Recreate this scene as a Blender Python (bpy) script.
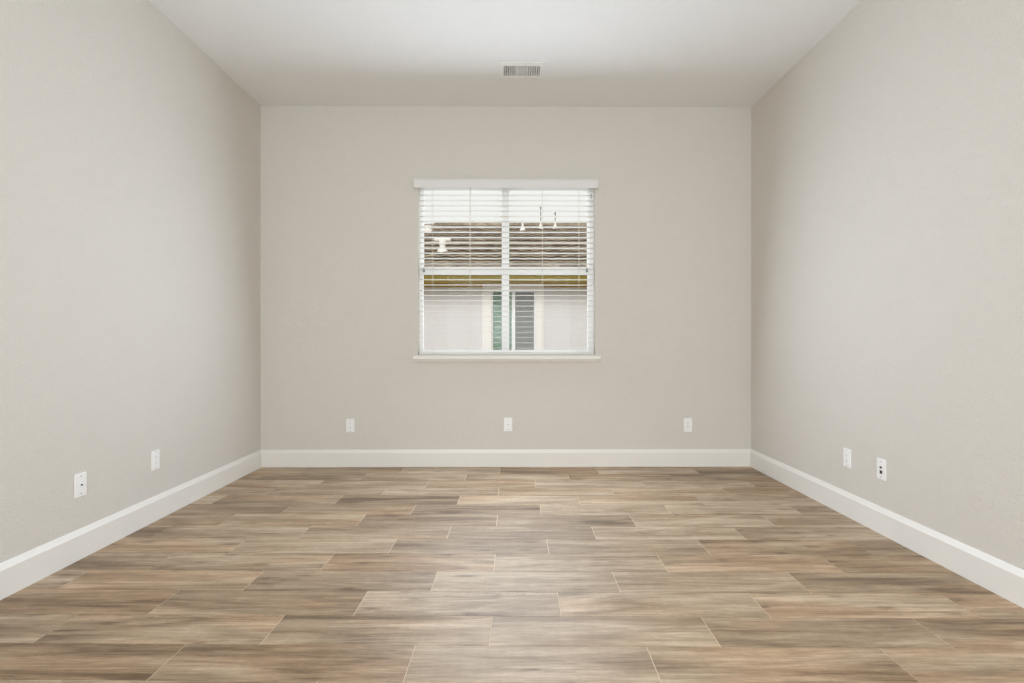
import bpy, bmesh, math, random
from mathutils import Vector, Matrix
random.seed(7)
for o in list(bpy.data.objects): bpy.data.objects.remove(o)
S = bpy.context.scene
COL = S.collection

# ------------------------------------------------------------------ camera, world, lights, exposure
F = 525.0; PSI = 3.3/525; EYE = 1.056
D = 4.436                       # distance of the window wall
XL, XR = -2.091, 2.055          # side walls
CEIL = 3.040
YB = -2.6                       # rear wall behind the camera
cam = bpy.data.objects.new('camera', bpy.data.cameras.new('camera')); COL.objects.link(cam)
cam.data.sensor_width = 36; cam.data.lens = F/1024*36
cam.data.clip_start = 0.02
cam.location = (0, 0, EYE); cam.rotation_euler = (math.pi/2, 0, -PSI)
S.camera = cam

w = bpy.data.worlds.new('overcast_sky'); S.world = w; w.use_nodes = True
nt = w.node_tree; bg = nt.nodes['Background']
bg.inputs['Color'].default_value = (0.98, 0.975, 0.95, 1); bg.inputs['Strength'].default_value = 0.96

def area(name, loc, rot, sx, sy, power, col=(1, 1, 1)):
    l = bpy.data.lights.new(name, 'AREA'); l.shape = 'RECTANGLE'; l.size = sx; l.size_y = sy
    l.energy = power; l.color = col
    o = bpy.data.objects.new(name, l); COL.objects.link(o); o.location = loc; o.rotation_euler = rot
    return o
sun = bpy.data.lights.new('sun', 'SUN'); sun.energy = 1.5; sun.angle = math.radians(30); sun.color = (1.0, .97, .93)
so = bpy.data.objects.new('sun', sun); COL.objects.link(so); so.rotation_euler = (math.radians(60), 0, math.radians(-12)); so.location = (0, -4, 9)
# area lamps: added rear fill, window daylight boosted inside the blind, added frame fill
area('rear_fill', (0, YB+.04, 1.45), (math.radians(90), 0, 0), 2.7, 2.5, 131, (.915, .975, 1.035))  # fill lamp added behind the camera, no known source there
area('window_daylight_boost', (-.015, D-.17, 1.52), (math.radians(-78), 0, 0), 1.42, 1.10, 44, (.83, .94, 1.08))
area('frame_fill_outside', (-.015, D+.42, 1.72), (math.radians(-90), 0, 0), 1.9, 1.8, 17, (.93, .975, 1.02))  # extra lamp added outside to brighten the window frame and slats

S.view_settings.view_transform = 'Standard'; S.view_settings.look = 'None'
S.view_settings.gamma = 1; S.view_settings.use_curve_mapping = False
S.view_settings.exposure = 0.0
S.cycles.max_bounces = 16; S.cycles.diffuse_bounces = 12; S.cycles.transparent_max_bounces = 16

# ------------------------------------------------------------------ helpers
def at(x, y, Y):
    """photo pixel -> point on the vertical plane at depth Y"""
    a = math.atan((x-512)/F)+PSI
    X = Y*math.tan(a)
    dc = Y*math.cos(PSI)+X*math.sin(PSI)
    return X, EYE+(341.5-y)/F*dc

def srgb(r, g, b):
    f = lambda c: (c/12.92 if c <= .04045 else ((c+.055)/1.055)**2.4)
    return (f(r/255), f(g/255), f(b/255), 1)

def mat(name, col, rough=.5, spec=.5, metal=0.0, bump=None, vary=0.0):
    m = bpy.data.materials.new(name); m.use_nodes = True
    n = m.node_tree.nodes; L = m.node_tree.links; p = n['Principled BSDF']
    p.inputs['Base Color'].default_value = col; p.inputs['Roughness'].default_value = rough
    p.inputs['Specular IOR Level'].default_value = spec; p.inputs['Metallic'].default_value = metal
    tc = n.new('ShaderNodeTexCoord')
    if vary:
        nz = n.new('ShaderNodeTexNoise'); nz.inputs['Scale'].default_value = 9; nz.inputs['Detail'].default_value = 4
        L.new(tc.outputs['Object'], nz.inputs['Vector'])
        mx = n.new('ShaderNodeMixRGB'); mx.inputs[1].default_value = tuple(c*(1-vary) for c in col[:3])+(1,)
        mx.inputs[2].default_value = tuple(min(1, c*(1+vary)) for c in col[:3])+(1,)
        L.new(nz.outputs['Fac'], mx.inputs[0]); L.new(mx.outputs[0], p.inputs['Base Color'])
    if bump:
        sc, st, dist = bump
        b1 = n.new('ShaderNodeTexNoise'); b1.inputs['Scale'].default_value = sc; b1.inputs['Detail'].default_value = 3
        L.new(tc.outputs['Object'], b1.inputs['Vector'])
        bp = n.new('ShaderNodeBump'); bp.inputs['Strength'].default_value = st; bp.inputs['Distance'].default_value = dist
        L.new(b1.outputs['Fac'], bp.inputs['Height']); L.new(bp.outputs[0], p.inputs['Normal'])
    return m

M = {}
M['wall'] = mat('greige_wall_paint', srgb(213, 209, 202), .75, .25, bump=(110, .75, .006))
M['ceil'] = mat('ceiling_paint', srgb(232, 233, 233), .85, .2, bump=(130, .45, .004))
M['trim'] = mat('white_trim_paint', srgb(230, 228, 223), .4, .4, vary=.01)
M['vinyl'] = mat('white_vinyl', srgb(246, 247, 248), .35, .4, vary=.01)
M['slat'] = mat('white_blind_slat', srgb(220, 219, 214), .4, .4, vary=.01)
M['valance'] = mat('white_valance', srgb(224, 224, 222), .4, .4, vary=.01)
M['cord'] = mat('blind_cord', srgb(225, 222, 214), .8, .2, vary=.02)
M['plate'] = mat('white_plastic', srgb(240, 240, 240), .35, .5, vary=.01)
M['dark'] = mat('dark_socket', srgb(45, 42, 40), .6, .3, vary=.1)
M['grey'] = mat('grey_socket_slot', srgb(150, 150, 150), .6, .3, vary=.05)
M['brass'] = mat('jack_metal', srgb(150, 140, 110), .3, .5, 1.0, vary=.05)
M['vent'] = mat('white_enamel', srgb(232, 232, 230), .4, .4, vary=.01)
M['duct'] = mat('grey_duct', srgb(205, 205, 203), .7, .2, vary=.05)
M['grout'] = mat('tan_grout', srgb(216, 200, 178), .9, .1, bump=(200, .3, .001), vary=.05)
M['stucco'] = mat('pale_stucco', srgb(224, 222, 223), .9, .15, bump=(30, .6, .01), vary=.06)
M['foam'] = mat('white_trim_stucco', srgb(244, 241, 238), .8, .2, bump=(60, .3, .004), vary=.02)
M['olive'] = mat('olive_fascia_paint', srgb(132, 118, 48), .6, .3, vary=.15)
M['soffit'] = mat('yellow_tan_soffit', srgb(188, 160, 84), .7, .2, vary=.12)
M['pipe'] = mat('white_painted_flashing', srgb(238, 236, 232), .5, .4, vary=.03)
M['pole'] = mat('grey_vent_pipe', srgb(120, 116, 112), .6, .3, vary=.05)
M['green'] = mat('painted_green_reflection', srgb(84, 118, 88), .12, .6, vary=.12)  # green reflection in the neighbour's pane, put into its base colour
M['shade'] = mat('grey_window_screen', srgb(140, 143, 142), .6, .2, vary=.04)
M['gutter'] = mat('white_gutter', srgb(225, 222, 216), .4, .4, vary=.02)
M['ground'] = mat('side_yard_gravel', srgb(160, 152, 142), .95, .1, bump=(40, 1, .03), vary=.2)
M['ext'] = mat('outer_stucco', srgb(190, 182, 170), .9, .1, bump=(30, .6, .01), vary=.05)

def roof_mat():
    m = bpy.data.materials.new('weathered_concrete_tile'); m.use_nodes = True
    n = m.node_tree.nodes; L = m.node_tree.links; p = n['Principled BSDF']; p.inputs['Roughness'].default_value = .9
    tc = n.new('ShaderNodeTexCoord')
    v = n.new('ShaderNodeTexNoise'); v.inputs['Scale'].default_value = 2.2; v.inputs['Detail'].default_value = 6; v.inputs['Roughness'].default_value = .7
    L.new(tc.outputs['Object'], v.inputs['Vector'])
    r = n.new('ShaderNodeValToRGB'); L.new(v.outputs['Fac'], r.inputs[0])
    e = r.color_ramp.elements; e[0].position = .3; e[0].color = srgb(104, 94, 83); e[1].position = .7; e[1].color = srgb(192, 179, 160)
    x = e.new(.5); x.color = srgb(150, 138, 122)
    L.new(r.outputs[0], p.inputs['Base Color'])
    return m
M['roof'] = roof_mat()

def glass_mat():
    m = bpy.data.materials.new('clear_window_glass'); m.use_nodes = True
    n = m.node_tree.nodes; L = m.node_tree.links; n.remove(n['Principled BSDF'])
    t = n.new('ShaderNodeBsdfTransparent'); t.inputs[0].default_value = (.975, .98, .975, 1)
    g = n.new('ShaderNodeBsdfGlossy'); g.inputs['Roughness'].default_value = .02
    mx = n.new('ShaderNodeMixShader'); mx.inputs[0].default_value = .004
    L.new(t.outputs[0], mx.inputs[1]); L.new(g.outputs[0], mx.inputs[2]); L.new(mx.outputs[0], n['Material Output'].inputs['Surface'])
    return m
M['glass'] = glass_mat()

def floor_mat():
    m = bpy.data.materials.new('wood_look_plank_tile'); m.use_nodes = True
    n = m.node_tree.nodes; L = m.node_tree.links; p = n['Principled BSDF']
    def new(t, **k):
        a = n.new(t)
        for q, v in k.items(): setattr(a, q, v)
        return a
    def math_(op, a, b):
        q = new('ShaderNodeMath', operation=op)
        for i, v in enumerate((a, b)):
            if isinstance(v, (int, float)): q.inputs[i].default_value = v
            else: L.new(v, q.inputs[i])
        return q.outputs[0]
    def mix(fac, a, b, mode='MIX'):
        q = new('ShaderNodeMixRGB', blend_type=mode)
        for i, v in enumerate((fac, a, b)):
            if isinstance(v, (int, float, tuple)): q.inputs[i].default_value = v
            else: L.new(v, q.inputs[i])
        return q.outputs[0]
    def ramp(src, stops):
        q = new('ShaderNodeValToRGB'); L.new(src, q.inputs[0]); e = q.color_ramp.elements
        while len(e) > 1: e.remove(e[-1])
        e[0].position, e[0].color = stops[0]
        for pos, c in stops[1:]:
            x = e.new(pos); x.color = c
        return q.outputs[0]
    tc = new('ShaderNodeTexCoord'); at_ = new('ShaderNodeAttribute', attribute_name='plank')
    sep = new('ShaderNodeSeparateColor'); L.new(at_.outputs['Color'], sep.inputs[0])
    # every plank looks at its own place of the print
    off = new('ShaderNodeVectorMath', operation='SCALE'); L.new(at_.outputs['Color'], off.inputs[0]); off.inputs['Scale'].default_value = 37.0
    pos = new('ShaderNodeVectorMath', operation='ADD'); L.new(tc.outputs['Object'], pos.inputs[0]); L.new(off.outputs[0], pos.inputs[1])
    def noise(sx, sy, scale, detail, rough=.55, dist=0.0):
        mp = new('ShaderNodeMapping'); L.new(pos.outputs[0], mp.inputs['Vector']); mp.inputs['Scale'].default_value = (sx, sy, 1)
        q = new('ShaderNodeTexNoise'); q.inputs['Scale'].default_value = scale; q.inputs['Detail'].default_value = detail
        q.inputs['Roughness'].default_value = rough; q.inputs['Distortion'].default_value = dist
        L.new(mp.outputs[0], q.inputs['Vector']); return q.outputs['Fac']
    bands = noise(1.2, 10, 1.0, 5, .6, .8)          # broad bands along a plank
    streak = noise(2.6, 52, 1.0, 8, .78, 1.0)      # streaks
    grain = noise(9, 150, 1.0, 4, .7, .1)        # fine fibres
    hue = noise(1.2, 6, 1.0, 2)
    saw = noise(60, 7, 1.0, 2)                    # fine saw marks across
    t = math_('ADD', math_('MULTIPLY', bands, .58), math_('MULTIPLY', streak, .42))
    t = math_('ADD', t, math_('MULTIPLY', math_('SUBTRACT', sep.outputs['Red'], .5), .10))
    base = ramp(t, [(.35, srgb(100, 84, 65)), (.43, srgb(134, 117, 96)), (.50, srgb(157, 139, 117)), (.56, srgb(173, 156, 134)), (.64, srgb(192, 177, 157))])
    greyed = mix(1.0, base, (.97, .97, .99, 1), 'MULTIPLY')
    warm = mix(1.0, base, (1.05, .97, .92, 1), 'MULTIPLY')
    hsel = math_('ADD', math_('MULTIPLY', hue, .7), math_('MULTIPLY', sep.outputs['Green'], .3))
    c = mix(ramp(hsel, [(.40, (0, 0, 0, 1)), (.54, (1, 1, 1, 1))]), base, greyed)
    c = mix(ramp(hsel, [(.34, (1, 1, 1, 1)), (.46, (0, 0, 0, 1))]), c, warm)
    # narrow dark lines and knots
    vein = ramp(noise(1.0, 22, 1.0, 4, .6, 1.2), [(.488, (0, 0, 0, 1)), (.5, (1, 1, 1, 1)), (.512, (0, 0, 0, 1))])
    sparse = ramp(noise(.9, 5, 1.0, 2), [(.52, (0, 0, 0, 1)), (.64, (1, 1, 1, 1))])
    c = mix(math_('MULTIPLY', math_('MULTIPLY', vein, sparse), .75), c, srgb(96, 76, 58))
    mpk = new('ShaderNodeMapping'); L.new(pos.outputs[0], mpk.inputs['Vector']); mpk.inputs['Scale'].default_value = (2.6, 9.0, 1)
    vk = new('ShaderNodeTexVoronoi', voronoi_dimensions='2D'); vk.inputs['Scale'].default_value = 1.0; L.new(mpk.outputs[0], vk.inputs['Vector']); vk.inputs['Randomness'].default_value = .85
    kd = math_('ADD', vk.outputs['Distance'], math_('MULTIPLY', math_('SUBTRACT', streak, .5), .55))
    knot = ramp(kd, [(.05, (1, 1, 1, 1)), (.10, (.35, .35, .35, 1)), (.22, (0, 0, 0, 1))])
    knot = math_('MULTIPLY', knot, ramp(grain, [(.35, (.3, .3, .3, 1)), (.6, (1, 1, 1, 1))]))
    c = mix(math_('MULTIPLY', knot, math_('MULTIPLY', ramp(sep.outputs['Blue'], [(.5, (0, 0, 0, 1)), (.65, (1, 1, 1, 1))]), .75)), c, srgb(88, 68, 50))
    mott = noise(22, 75, 1.0, 4, .65, .4)
    c = mix(1.0, c, ramp(mott, [(.3, (.90, .895, .89, 1)), (.7, (1.08, 1.08, 1.08, 1))]), 'MULTIPLY')
    c = mix(1.0, c, (1.12, 1.095, 1.045, 1), 'MULTIPLY')
    fib = ramp(noise(2.2, 130, 1.0, 4, .6, .3), [(.56, (0, 0, 0, 1)), (.63, (1, 1, 1, 1))])
    c = mix(math_('MULTIPLY', fib, .28), c, srgb(112, 92, 72))
    gr = ramp(grain, [(.3, (.88, .875, .87, 1)), (.7, (1.09, 1.09, 1.09, 1))])
    c = mix(1.0, c, gr, 'MULTIPLY')
    c = mix(.5, c, mix(1.0, c, ramp(saw, [(.35, (.95, .95, .95, 1)), (.65, (1.05, 1.05, 1.05, 1))]), 'MULTIPLY'))
    L.new(c, p.inputs['Base Color'])
    p.inputs['Roughness'].default_value = .5; p.inputs['Specular IOR Level'].default_value = .32
    bp = new('ShaderNodeBump'); bp.inputs['Strength'].default_value = .2; bp.inputs['Distance'].default_value = .002
    L.new(streak, bp.inputs['Height']); L.new(bp.outputs[0], p.inputs['Normal'])
    return m
M['plank'] = floor_mat()

def box(bm, x0, x1, y0, y1, z0, z1, bev=0, mi=0):
    vs = [bm.verts.new(c) for c in ((x0, y0, z0), (x1, y0, z0), (x1, y1, z0), (x0, y1, z0), (x0, y0, z1), (x1, y0, z1), (x1, y1, z1), (x0, y1, z1))]
    fs = []
    for q in ((0, 3, 2, 1), (4, 5, 6, 7), (0, 1, 5, 4), (1, 2, 6, 5), (2, 3, 7, 6), (3, 0, 4, 7)):
        f = bm.faces.new([vs[i] for i in q]); f.material_index = mi; fs.append(f)
    if bev:
        es = list({e for f in fs for e in f.edges})
        bmesh.ops.bevel(bm, geom=es, offset=bev, segments=2, affect='EDGES', profile=.6)
    return vs

def prism(bm, prof, axis, a0, a1):
    """extrude a closed profile of (u,v) along an axis"""
    def P(u, v, a): return {'x': (a, u, v), 'y': (u, a, v), 'z': (u, v, a)}[axis]
    A = [bm.verts.new(P(u, v, a0)) for u, v in prof]; B = [bm.verts.new(P(u, v, a1)) for u, v in prof]
    n = len(prof)
    for i in range(n): bm.faces.new((A[i], A[(i+1) % n], B[(i+1) % n], B[i]))
    bm.faces.new(A[::-1]); bm.faces.new(B)

def lathe(bm, prof, loc, seg=20, M4=None):
    """prof: (r,z) list from bottom to top; optional rotation"""
    rings = []
    for r, z in prof:
        ring = []
        for i in range(seg):
            a = 2*math.pi*i/seg; v = Vector((r*math.cos(a), r*math.sin(a), z))
            if M4: v = M4 @ v
            ring.append(bm.verts.new(v+Vector(loc)))
        rings.append(ring)
    for k in range(len(rings)-1):
        for i in range(seg): bm.faces.new((rings[k][i], rings[k][(i+1) % seg], rings[k+1][(i+1) % seg], rings[k+1][i]))
    bm.faces.new(rings[0][::-1]); bm.faces.new(rings[-1])

def obj(name, bm, m, parent=None, smooth=False, **tags):
    bmesh.ops.recalc_face_normals(bm, faces=bm.faces)
    me = bpy.data.meshes.new(name); bm.to_mesh(me); bm.free()
    for q in (m if isinstance(m, (list, tuple)) else [m]): me.materials.append(M[q])
    if smooth:
        for f in me.polygons: f.use_smooth = True
    o = bpy.data.objects.new(name, me); COL.objects.link(o)
    if parent: o.parent = parent
    for k, v in tags.items(): o[k] = v
    return o

def empty(name, loc, rz=0, **tags):
    o = bpy.data.objects.new(name, None); COL.objects.link(o); o.location = loc; o.rotation_euler.z = rz
    o.empty_display_size = .1
    for k, v in tags.items(): o[k] = v
    return o

# ------------------------------------------------------------------ room shell
T = .16
OX0, OX1, OZ0, OZ1 = -.767, .731, .939, 2.409     # window opening
bm = bmesh.new(); box(bm, XL, OX0, D, D+T, -.05, CEIL); box(bm, OX1, XR, D, D+T, -.05, CEIL)
box(bm, OX0, OX1, D, D+T, -.05, OZ0); box(bm, OX0, OX1, D, D+T, OZ1, CEIL)
bmesh.ops.remove_doubles(bm, verts=bm.verts, dist=1e-5)
obj('wall_back', bm, 'wall', kind='structure')
bm = bmesh.new(); box(bm, XL-T, XL, YB-T, D+T, -.05, CEIL); obj('wall_left', bm, 'wall', kind='structure')
bm = bmesh.new(); box(bm, XR, XR+T, YB-T, D+T, -.05, CEIL); obj('wall_right', bm, 'wall', kind='structure')
bm = bmesh.new(); box(bm, XL, -1.4, YB-T, YB, -.05, CEIL); box(bm, 1.4, XR, YB-T, YB, -.05, CEIL); box(bm, -1.4, 1.4, YB-T, YB, 2.75, CEIL)
obj('wall_rear', bm, 'wall', kind='structure')
VX, VY = .096, 3.845                                  # ceiling register
bm = bmesh.new()
vx0, vx1, vy0, vy1 = VX-.135, VX+.135, VY-.078, VY+.078
for b in ((XL-T, vx0, YB-T, D+T), (vx1, XR+T, YB-T, D+T), (vx0, vx1, YB-T, vy0), (vx0, vx1, vy1, D+T)):
    box(bm, b[0], b[1], b[2], b[3], CEIL, CEIL+.12)
obj('ceiling', bm, 'ceil', kind='structure')

# floor: plank tiles in third-offset rows over grout, one object
ROT = -.016
bm = bmesh.new()
lay = bm.loops.layers.float_color.new('plank')
cR, sR = math.cos(ROT), math.sin(ROT)
B0 = 1.8215; PW = .1968; PL = .801; G = .0016
def clip(poly, fn):
    out = []
    for i in range(len(poly)):
        a, b = poly[i], poly[(i+1) % len(poly)]; fa, fb = fn(a), fn(b)
        if fa >= 0: out.append(a)
        if (fa >= 0) != (fb >= 0):
            t = fa/(fa-fb); out.append((a[0]+(b[0]-a[0])*t, a[1]+(b[1]-a[1])*t))
    return out
for k in range(-25, 16):
    off = -.0585+.2697*(k % 3)
    for n in range(-5, 6):
        vm = B0+(k+.5)*PW; off = -.0585+.2697*(k % 3)+(ROT-.0035)*vm
        u0, u1 = off+n*PL+G, off+(n+1)*PL-G; v0, v1 = B0+k*PW+G*.8, B0+(k+1)*PW-G*.8
        poly = [(u*cR-v*sR, v*cR+u*sR) for u, v in ((u0, v0), (u1, v0), (u1, v1), (u0, v1))]
        for fn in (lambda p: p[0]-XL, lambda p: XR-p[0], lambda p: p[1]-YB, lambda p: D-p[1]): poly = clip(poly, fn) if poly else poly
        if len(poly) < 3: continue
        A = [bm.verts.new((x, y, 0)) for x, y in poly]
        c = (random.random(), random.random(), random.random(), 1)
        f = bm.faces.new(A); f.material_index = 0
        for l in f.loops: l[lay] = c
        Bv = [bm.verts.new((x, y, -.004)) for x, y in poly]
        for i in range(len(A)):
            j = (i+1) % len(A); g = bm.faces.new((A[i], Bv[i], Bv[j], A[j]))
            for l in g.loops: l[lay] = c
for f in bm.faces: f.normal_update()
vs = box(bm, XL-T, XR+T, YB-T, D+T, -.12, -.0012)
for f in {f for v in vs for f in v.link_faces}: f.material_index = 1
obj('floor', bm, ['plank', 'grout'], kind='structure')

# baseboards with a sloped top
BH = .144; BT = .017
def base_prof(s):       # (offset from wall, z)
    return [(0, 0), (BT*s, 0), (BT*s, BH-.026), (BT*s*.82, BH-.022), (BT*s*.35, BH-.004), (BT*s*.2, BH), (0, BH)]
bm = bmesh.new(); prism(bm, [(D+u, z) for u, z in base_prof(-1)], 'x', XL, XR); obj('baseboard_back', bm, 'trim', kind='structure')
bm = bmesh.new(); prism(bm, [(XL+u, z) for u, z in base_prof(1)], 'y', YB, D-BT*.9); obj('baseboard_left', bm, 'trim', kind='structure')
bm = bmesh.new(); prism(bm, [(XR+u, z) for u, z in base_prof(-1)], 'y', YB, D-BT*.9); obj('baseboard_right', bm, 'trim', kind='structure')

# ------------------------------------------------------------------ window: two single-hung units side by side
Y0 = D+.085; Y1 = D+.15
gx0, gx1, mx0, mx1 = -.737, .682, -.060, .004      # visible inner edges of the frames
win = empty('window_1', (0, Y0, OZ0), kind='structure')
def W(name, bm, m, parent=win, **k):
    o = obj(name, bm, m, None, **k)
    o.parent = parent
    o.matrix_parent_inverse = Matrix.Translation(-Vector(win.location))
    return o
# coordinates of window meshes are given in the room, so undo the empties' offsets
def ring(bm, x0, x1, z0, z1, wl, wr, wb, wt, ya, yb):
    box(bm, x0, x0+wl, ya, yb, z0, z1); box(bm, x1-wr, x1, ya, yb, z0, z1)
    box(bm, x0+wl, x1-wr, ya, yb, z0, z0+wb); box(bm, x0+wl, x1-wr, ya, yb, z1-wt, z1)
bm = bmesh.new()
box(bm, OX0, gx0-.012, Y0, Y1, OZ0, OZ1); box(bm, gx1+.012, OX1, Y0, Y1, OZ0, OZ1)
box(bm, mx0+.012, mx1-.012, Y0-.004, Y1, OZ0, OZ1)
for a, b in ((gx0-.012, mx0+.012), (mx1-.012, gx1+.012)):
    box(bm, a, b, Y0, Y1, OZ0, OZ0+.022); box(bm, a, b, Y0, Y1, OZ1-.022, OZ1)
W('window_frame', bm, 'vinyl')
RZ1 = 1.700; RZ0 = 1.638
for a, b in ((gx0-.012, mx0+.012), (mx1-.012, gx1+.012)):
    bm = bmesh.new(); ring(bm, a, b, OZ0+.022, RZ1, .012, .012, .022, RZ1-RZ0, Y0+.006, Y0+.032)
    s = W('lower_sash', bm, 'vinyl')
    bm = bmesh.new(); box(bm, a+.010, b-.010, Y0+.017, Y0+.021, OZ0+.04, RZ0+.01); g = obj('glass_pane', bm, 'glass'); g.parent = s
    bm = bmesh.new(); ring(bm, a, b, RZ0+.01, OZ1-.022, .012, .012, .04, .022, Y0+.034, Y0+.06)
    s2 = W('upper_sash', bm, 'vinyl')
    bm = bmesh.new(); box(bm, a+.010, b-.010, Y0+.045, Y0+.049, RZ0+.045, OZ1-.04); g = obj('glass_pane', bm, 'glass'); g.parent = s2
    lx = a+.02 if a < -.5 else b-.02
    bm = bmesh.new(); box(bm, lx-.008, lx+.008, Y0-.006, Y0+.006, RZ0+.015, RZ1-.012, .002)
    l = obj('sash_latch', bm, 'grey'); l.parent = s; l['label'] = 'small grey latch'
# painted sill with nose and apron
sx0, _ = at(413.0, 358, D-.035); sx1, _ = at(600.7, 358, D-.035)
bm = bmesh.new()
# stool profile in y,z
zs = OZ0+.001
prism(bm, [(D-.028, zs), (D-.036, zs-.006), (D-.038, zs-.030), (D-.033, zs-.036), (D-.014, zs-.058), (D, zs-.060), (D, zs)], 'x', sx0, sx1)
vsz = bm.verts[:]
for v in vsz:                       # mitred ends
    if v.co.z < zs-.034:
        if v.co.x < 0: v.co.x += .012
        else: v.co.x -= .012
box(bm, OX0+.001, OX1-.001, D-.001, Y0, OZ0-.0005, OZ0+.004)
s = W('window_sill', bm, 'trim')

# ------------------------------------------------------------------ blind
bl = empty('window_blind', (0, D, OZ1), label='white horizontal slat blind hanging lowered and open in the window under a white valance', category='blind')
def Bp(name, bm, m, smooth=False):
    for v in bm.verts: v.co -= Vector((0, D, OZ1))
    return obj(name, bm, m, bl, smooth)
vxa, vz1 = at(413.8, 178.8, D-.04); vxb, vz0 = at(598.1, 188.1, D-.04)
bm = bmesh.new()
prism(bm, [(D-.040, vz0), (D-.043, vz0+.006), (D-.043, vz0+.030), (D-.040, vz1-.012), (D-.046, vz1-.004), (D-.046, vz1), (D-.028, vz1), (D-.028, vz0)], 'x', vxa, vxb)
for x in (vxa, vxb-.012): box(bm, x, x+.012, D-.028, D-.001, vz0, vz1)
Bp('valance', bm, 'valance')
bm = bmesh.new(); box(bm, OX0+.006, OX1-.006, D+.008, D+.062, OZ1-.045, OZ1-.002, .002); Bp('headrail', bm, 'slat')
# slats: 2 inch wide, pitch from the photo
SY0, SY1 = D+.012, D+.062
bm = bmesh.new()
pitch = 5.27/F*(D+.03)
_, ztop = at(512, 189.6, D+.02)
nsl = 0; z = ztop
while z > OZ0+.030:
    prof = []
    n = 6
    for i in range(n+1):
        t = i/n; prof.append((SY0+(SY1-SY0)*t, z+.0014*math.sin(math.pi*t)))
    low = [(y, zz-.0018) for y, zz in prof[::-1]]
    prism(bm, prof+low, 'x', OX0+.008, OX1-.008)
    z -= pitch; nsl += 1
Bp('slats', bm, 'slat')
bm = bmesh.new(); box(bm, OX0+.008, OX1-.008, SY0-.002, SY1+.002, OZ0+.006, OZ0+.024, .003); Bp('bottom_rail', bm, 'slat')
def cyl_between(bm, p, q, r, seg=6):
    p, q = Vector(p), Vector(q); d = q-p; R = d.to_track_quat('Z', 'Y').to_matrix().to_4x4()
    lathe(bm, [(r, 0), (r, d.length)], p, seg, R)
for px in (432.2, 470.2, 542.6, 579.3):
    bm = bmesh.new(); x, _ = at(px, 270, D+.01)
    for yy in (SY0-.0015, SY1+.0015): cyl_between(bm, (x, yy, OZ0+.02), (x, yy, OZ1-.04), .0011)
    zz = ztop
    while zz > OZ0+.030:
        cyl_between(bm, (x, SY0-.0015, zz-.004), (x, SY1+.0015, zz-.004), .0005, 4); zz -= pitch
    Bp('ladder_cord', bm, 'cord')
bm = bmesh.new(); x, _ = at(468.3, 270, D+.01)
cyl_between(bm, (x, SY0-.008, OZ0+.05), (x+.014, SY0-.006, OZ1-.05), .0013)
Bp('lift_cord', bm, 'cord')
bm = bmesh.new(); x, z = at(591, 196, D+.01)
box(bm, x-.002, x+.004, D+.004, D+.009, z-.02, z+.02, .001); Bp('cord_cleat', bm, 'grey')

# ------------------------------------------------------------------ wall plates (built facing -y, base at origin centre)
def plate(name, loc, rz, kind, label, cat):
    r = empty(name, loc, rz, label=label, category=cat, group='white wall plates above the baseboards')
    bm = bmesh.new(); box(bm, -.035, .035, -.0065, 0, -.0572, .0572, .003); obj('cover_plate', bm, 'plate', r)
    def screw(z):
        bm = bmesh.new(); lathe(bm, [(.0032, 0), (.0028, .0012)], (0, -.0064, z), 10, Matrix.Rotation(math.pi/2, 4, 'X')); obj('screw', bm, 'grey', r)
    if kind == 'decora':
        bm = bmesh.new(); box(bm, -.0165, .0165, -.0085, -.005, -.0335, .0335, .0012); d = obj('receptacle', bm, 'plate', r)
        for z in (.017, -.017):
            bm = bmesh.new()
            box(bm, -.0075, -.0052, -.0088, -.0080, z-.001, z+.007); box(bm, .0052, .0072, -.0088, -.0080, z, z+.007)
            lathe(bm, [(.0024, 0), (.0024, .0008)], (0, -.0080, z-.006), 8, Matrix.Rotation(math.pi/2, 4, 'X'))
            obj('socket', bm, 'grey', d)
        screw(.048); screw(-.048)
    if kind == 'duplex':
        for z in (.0195, -.0195):
            bm = bmesh.new(); pr = []
            for i in range(24):
                a = 2*math.pi*i/24; pr.append((.0172*math.cos(a), z+max(-.0125, min(.0125, .0172*math.sin(a)))))
            prism(bm, pr, 'y', -.0088, -.005); d = obj('receptacle', bm, 'plate', r)
            bm = bmesh.new(); box(bm, -.0078, -.0052, -.0092, -.0085, z-.001, z+.008); box(bm, .0052, .0076, -.0092, -.0085, z, z+.008)
            lathe(bm, [(.0026, 0), (.0026, .0008)], (0, -.0085, z-.0065), 8, Matrix.Rotation(math.pi/2, 4, 'X'))
            obj('socket', bm, 'grey', d)
        screw(0)
    if kind in ('coax', 'phone'):
        bm = bmesh.new(); lathe(bm, [(.0085, 0), (.0080, .002)], (0, -.0062, 0), 16, Matrix.Rotation(math.pi/2, 4, 'X')); obj('jack_collar', bm, 'plate', r)
        bm = bmesh.new(); lathe(bm, [(.0042, 0), (.0042, .002), (.0034, .0022), (.0034, .006), (.0026, .006)], (0, -.0080, 0), 12, Matrix.Rotation(math.pi/2, 4, 'X'))
        obj('jack', bm, 'dark' if kind == 'coax' else 'grey', r, label='dark jack' if kind == 'coax' else 'grey jack')
        screw(.042); screw(-.042)
    if kind == 'dual':
        bm = bmesh.new(); lathe(bm, [(.0060, 0), (.0060, .002), (.0045, .0022), (.0045, .006)], (0, -.0062, .010), 12, Matrix.Rotation(math.pi/2, 4, 'X')); obj('jack', bm, 'dark', r, label='small round dark jack')
        bm = bmesh.new(); box(bm, -.0085, .0085, -.0085, -.006, -.0245, -.0070, .001); obj('jack', bm, 'dark', r, label='square dark jack')
        bm = bmesh.new(); box(bm, -.016, .016, -.0075, -.006, .018, .032, .001); obj('port_cover', bm, 'plate', r)
        screw(.042); screw(-.042)
    return r
def back(px, py): 
    x, z = at(px, py, D); return (x, D, z)
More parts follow.
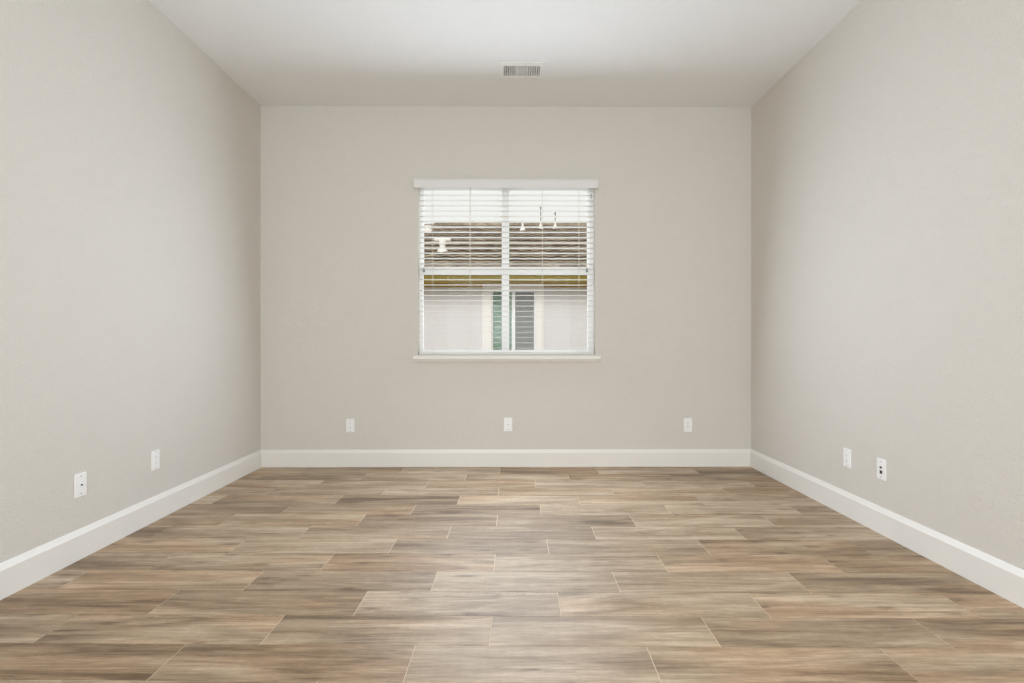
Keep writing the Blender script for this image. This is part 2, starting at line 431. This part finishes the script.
plate('wall_outlet', back(350.4, 425.4), 0, 'decora', 'white outlet plate on the window wall, left of the window near the left corner', 'outlet')
plate('jack_plate', back(508, 424.4), 0, 'phone', 'white jack plate with one small centre hole, directly below the window', 'wall plate')
plate('wall_outlet', back(687.8, 425.0), 0, 'duplex', 'white duplex outlet plate on the window wall, right of the window near the right corner', 'outlet')
def side(px, py, X):
    a = math.atan((px-512)/F)+PSI; Y = X/math.tan(a); _, z = at(px, py, Y); return (X, Y, z)
plate('wall_outlet', side(154.8, 460, XL), math.pi/2, 'decora', 'plain white outlet plate on the left wall, nearer the window wall', 'outlet')
plate('jack_plate', side(79.8, 484.8, XL), math.pi/2, 'coax', 'white jack plate with dark centre jack on the left wall, nearest the camera', 'wall plate')
plate('wall_outlet', side(847.9, 458, XR), -math.pi/2, 'decora', 'plain white outlet plate on the right wall, nearer the window wall', 'outlet')
plate('jack_plate', side(882.2, 469.2, XR), -math.pi/2, 'dual', 'white plate with two dark jacks on the right wall, nearest the camera', 'wall plate')

# ------------------------------------------------------------------ ceiling register
v = empty('ceiling_vent', (VX, VY, CEIL), label='white rectangular three way air register set in the ceiling above the window', category='vent')
bm = bmesh.new()
ox, oy, ix, iy = .160, .118, .132, .075
for a in ((-ox, -ix, -oy, oy), (ix, ox, -oy, oy), (-ix, ix, -oy, -iy), (-ix, ix, iy, oy)):
    box(bm, a[0], a[1], a[2], a[3], -.006, .0)
for e in (-.042, .042): box(bm, e-.003, e+.003, -iy, iy, -.006, .010)
obj('register_frame', bm, 'vent', v)
def louver(bm, c, half, axis, tilt):
    wv = .009
    dx = math.sin(tilt)*wv; dz = math.cos(tilt)*wv
    if axis == 'y': pr = [(c-dx, -.004), (c-dx+.0016, -.004), (c+dx+.0016, -.004+2*dz*.7), (c+dx, -.004+2*dz*.7)]; prism(bm, pr, 'y', -half, half)
    else: pr = [(c-dx, -.004), (c-dx+.0016, -.004), (c+dx+.0016, -.004+2*dz*.7), (c+dx, -.004+2*dz*.7)]; prism(bm, pr, 'x', half[0], half[1])
for sgn in (-1, 1):
    for i in range(5):
        bm = bmesh.new(); louver(bm, sgn*(.056+i*.0165), iy-.002, 'y', -sgn*.45); obj('louver', bm, 'vent', v)
for i in range(8):
    bm = bmesh.new(); louver(bm, -.066+i*.0185, (-.038, .038), 'x', .1); obj('louver', bm, 'vent', v)
bm = bmesh.new()
box(bm, -ix, ix, -iy, iy, .040, .045)
for a in ((-ix-.002, -ix, -iy, iy), (ix, ix+.002, -iy, iy), (-ix, ix, -iy-.002, -iy), (-ix, ix, iy, iy+.002)): box(bm, a[0], a[1], a[2], a[3], .001, .105)
obj('duct_box', bm, 'duct', v)

# ------------------------------------------------------------------ neighbour's house
HY = 11.0; EY = 10.45
h = empty('neighbour_house', (0, HY, -.25), label='pale stucco house with a grey brown tiled roof, seen outside beyond the window blind', category='house')
HO = Vector((0, HY, -.25))
def H(name, bm, m, parent=None, smooth=False, **k):
    for q in bm.verts: q.co -= HO
    return obj(name, bm, m, parent or h, smooth, **k)
SOF = 2.26; EZ = 2.50                # soffit and eave tops
nx0, ntop = at(491.5, 290.5, HY); nx1, _ = at(535.5, 290, HY)
nbot = .30
bm = bmesh.new()
HX0, HX1 = -9.0, 9.0
box(bm, HX0, nx0, HY, HY+.2, -.25, SOF+.1); box(bm, nx1, HX1, HY, HY+.2, -.25, SOF+.1)
box(bm, nx0, nx1, HY, HY+.2, -.25, nbot); box(bm, nx0, nx1, HY, HY+.2, ntop, SOF+.1)
box(bm, HX0, HX0+.2, HY+.2, HY+9, -.25, SOF+.1); box(bm, HX1-.2, HX1, HY+.2, HY+9, -.25, SOF+.1); box(bm, HX0, HX1, HY+9, HY+9.2, -.25, SOF+.1)
H('outer_wall', bm, 'stucco')
# window surround and slider
tx0, ttop = at(482.3, 284, HY-.05); tx1, _ = at(543.8, 284, HY-.05)
bm = bmesh.new()
ring(bm, tx0, tx1, nbot-.16, ttop, nx0-tx0, tx1-nx1, .16, ttop-ntop, HY-.06, HY+.0)
H('window_surround', bm, 'foam')
cx0, _ = at(511.8, 300, HY+.03); cx1, _ = at(515.2, 300, HY+.03)
bm = bmesh.new(); ring(bm, nx0, nx1, nbot, ntop, .03, .03, .03, .03, HY+.02, HY+.08); box(bm, cx0, cx1, HY+.015, HY+.07, nbot+.03, ntop-.03)
wf = H('house_window', bm, 'vinyl')
for a, b, mm, ll in ((nx0+.03, cx0, 'green', 'pane painted with a dark green reflection'), (cx1, nx1-.03, 'shade', 'grey screened pane')):
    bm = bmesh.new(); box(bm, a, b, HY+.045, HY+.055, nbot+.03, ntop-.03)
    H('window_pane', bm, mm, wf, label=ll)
# soffit, fascia boards, gutter
bm = bmesh.new(); box(bm, HX0-.5, HX1+.5, EY+.02, HY, SOF, SOF+.03)
H('soffit', bm, 'soffit')
bm = bmesh.new(); box(bm, HX0-.5, HX1+.5, EY-.02, EY+.02, SOF-.01, EZ-.06); box(bm, HX0-.5, HX1+.5, EY-.035, EY-.02, SOF+.11, SOF+.16)
H('fascia_board', bm, 'olive')
bm = bmesh.new(); box(bm, HX0, HX1, HY-.03, HY, 2.19, SOF); H('frieze_board', bm, 'soffit')
# tiled roof: stepped wavy courses, hip on the left
SL = .40; RY = 15.2; RIDGE_X = at(447, 221, 15.2)[0]; HIP = 1.0
def rz_(y): return EZ+SL*(y-EY)
NR = 17; dy = (RY-EY+.06)/NR
bm = bmesh.new()
DX = .05; PER = .30
def roofx(y): return RIDGE_X-(RY-y)*HIP
for r in range(NR):
    ya = EY-.06+r*dy; yb = ya+dy+.05
    xl = roofx(ya+dy*.5); nxs = int((HX1+.5-xl)/DX)
    lo = []; hi = []; lo2 = []; lo3 = []
    jit = random.uniform(-.1, .1)
    for i in range(nxs+1):
        x = xl+i*DX; ph = x/PER*2*math.pi
        wv = .030*abs(math.sin(ph/2))**.7
        tile = math.floor(x/PER); rnd = math.sin(tile*12.9898+r*78.233)*.5
        sag = .006*rnd
        lo.append(bm.verts.new((x, ya+.02*rnd, rz_(ya)+.070+wv+sag)))
        lo2.append(bm.verts.new((x, ya+.02*rnd, rz_(ya)+.040+wv+sag)))
        lo3.append(bm.verts.new((x, ya+.09, rz_(ya)+.048)))
        hi.append(bm.verts.new((x, yb, rz_(yb)+.010+wv*.7)))
    for i in range(nxs):
        bm.faces.new((lo[i], lo[i+1], hi[i+1], hi[i])); bm.faces.new((lo2[i], lo2[i+1], lo[i+1], lo[i])); bm.faces.new((lo3[i], lo3[i+1], lo2[i+1], lo2[i]))
roof = H('tiled_roof', bm, 'roof')
# solid body under the tiles, left hip plane and rear slope
bm = bmesh.new()
a = bm.verts.new((roofx(EY), EY, EZ-.02)); b = bm.verts.new((HX1+.5, EY, EZ-.02)); c = bm.verts.new((HX1+.5, RY, rz_(RY))); d = bm.verts.new((RIDGE_X, RY, rz_(RY)))
e = bm.verts.new((HX1+.5, 2*RY-EY, EZ-.02)); g = bm.verts.new((roofx(EY), 2*RY-EY, EZ-.02))
bm.faces.new((a, b, c, d)); bm.faces.new((d, c, e, g)); bm.faces.new((a, d, g)); bm.faces.new((b, e, c)); bm.faces.new((a, g, e, b))
H('roof_deck', bm, 'roof')
# ridge and hip caps: overlapping half barrels
bm = bmesh.new()
def caps(p, q, step=.38, r0=.10):
    p, q = Vector(p), Vector(q); d = q-p; n = int(d.length/step); Rm = d.to_track_quat('Z', 'Y').to_matrix().to_4x4()
    for i in range(n):
        s = p+d*(i/n); rr = random.uniform(-.008, .008)
        lathe(bm, [(r0+.025+rr, 0), (r0+.02+rr, .06), (r0-.01, d.length/n+.03)], s, 12, Rm)
caps((HX1+.5, RY, rz_(RY)+.02), (RIDGE_X, RY, rz_(RY)+.02)); caps((roofx(EY), EY, EZ+.03), (RIDGE_X, RY, rz_(RY)+.03))
H('ridge_caps', bm, 'roof')
# roof vents
def onroof(px, py):
    p = (341.5-py)/F; Y = (EZ-SL*EY-EYE+.03)/(p-SL)*1.0
    return Vector((at(px, py, Y)[0], Y, rz_(Y)+.03)), Y/F
for px, pyb, pyt, hw, ptop in ((522.6, 231.0, 221.5, 2.9, None), (540.6, 228.3, 222.0, 2.6, 208.0), (555.2, 228.3, 222.0, 2.6, 214.0)):
    L0, s = onroof(px, pyb); hh = (pyb-pyt)*s
    bm = bmesh.new()
    lathe(bm, [(hw*s*1.25, -.05), (hw*s*1.0, .02), (hw*s*.35, hh*.6), (hw*s*.30, hh), (hw*s*.42, hh+.01), (hw*s*.3, hh+.04)], L0, 18)
    vt = H('vent_flashing', bm, 'pipe', smooth=False)
    if ptop:
        bm = bmesh.new(); lathe(bm, [(.45*s, 0), (.45*s, (pyb-ptop)*s), (.75*s, (pyb-ptop)*s), (.75*s, (pyb-ptop)*s+.05)], L0, 10)
        pv = H('vent_pipe', bm, 'pole', label='thin grey vent pipe')
    # skirt on the tiles in front
    bm = bmesh.new(); q = L0+Vector((0, -.75, -.75*SL))
# T-topped flue near the left
L0, s = onroof(442.5, 252.0)
bm = bmesh.new()
lathe(bm, [(6*s, -.08), (5.2*s, .03), (3.0*s, 3.5*s), (2.8*s, 6*s), (3.8*s, 9*s), (3.6*s, 11*s)], L0, 20)
Rx = Matrix.Rotation(math.pi/2, 4, 'Y')
lathe(bm, [(2.0*s, 0), (2.3*s, .3*s), (2.3*s, 16.2*s), (2.0*s, 16.5*s)], L0+Vector((-8.4*s, 0, 12.4*s)), 18, Rx)
H('roof_flue', bm, 'pipe', label='large white T-topped roof flue')
L0, s = onroof(428.0, 233.0)
bm = bmesh.new(); lathe(bm, [(5*s, -.05), (4.2*s, .5*s), (4.0*s, 4.5*s), (5.0*s, 5*s), (4.0*s, 6.8*s), (1.0*s, 7.4*s)], L0, 18)
H('roof_vent_cap', bm, 'pipe', label='low white roof vent cap')

# side yard ground between the houses
bm = bmesh.new(); box(bm, -14, 14, D+T, 26, -.45, -.25); box(bm, -14, XL-T, -8, D+T, -.45, -.25); box(bm, XR+T, 14, -8, D+T, -.45, -.25); box(bm, XL-T, XR+T, -8, YB-T, -.45, -.12)
obj('ground', bm, 'ground', kind='structure')
bm = bmesh.new(); box(bm, XL-T-.02, XR+T+.02, D+T, D+T+.03, -.25, OZ0-.02); box(bm, XL-T-.02, OX0-.01, D+T, D+T+.03, OZ0-.02, CEIL+.12); box(bm, OX1+.01, XR+T+.02, D+T, D+T+.03, OZ0-.02, CEIL+.12); box(bm, OX0-.01, OX1+.01, D+T, D+T+.03, OZ1+.02, CEIL+.12)
obj('wall_outside', bm, 'ext', kind='structure')
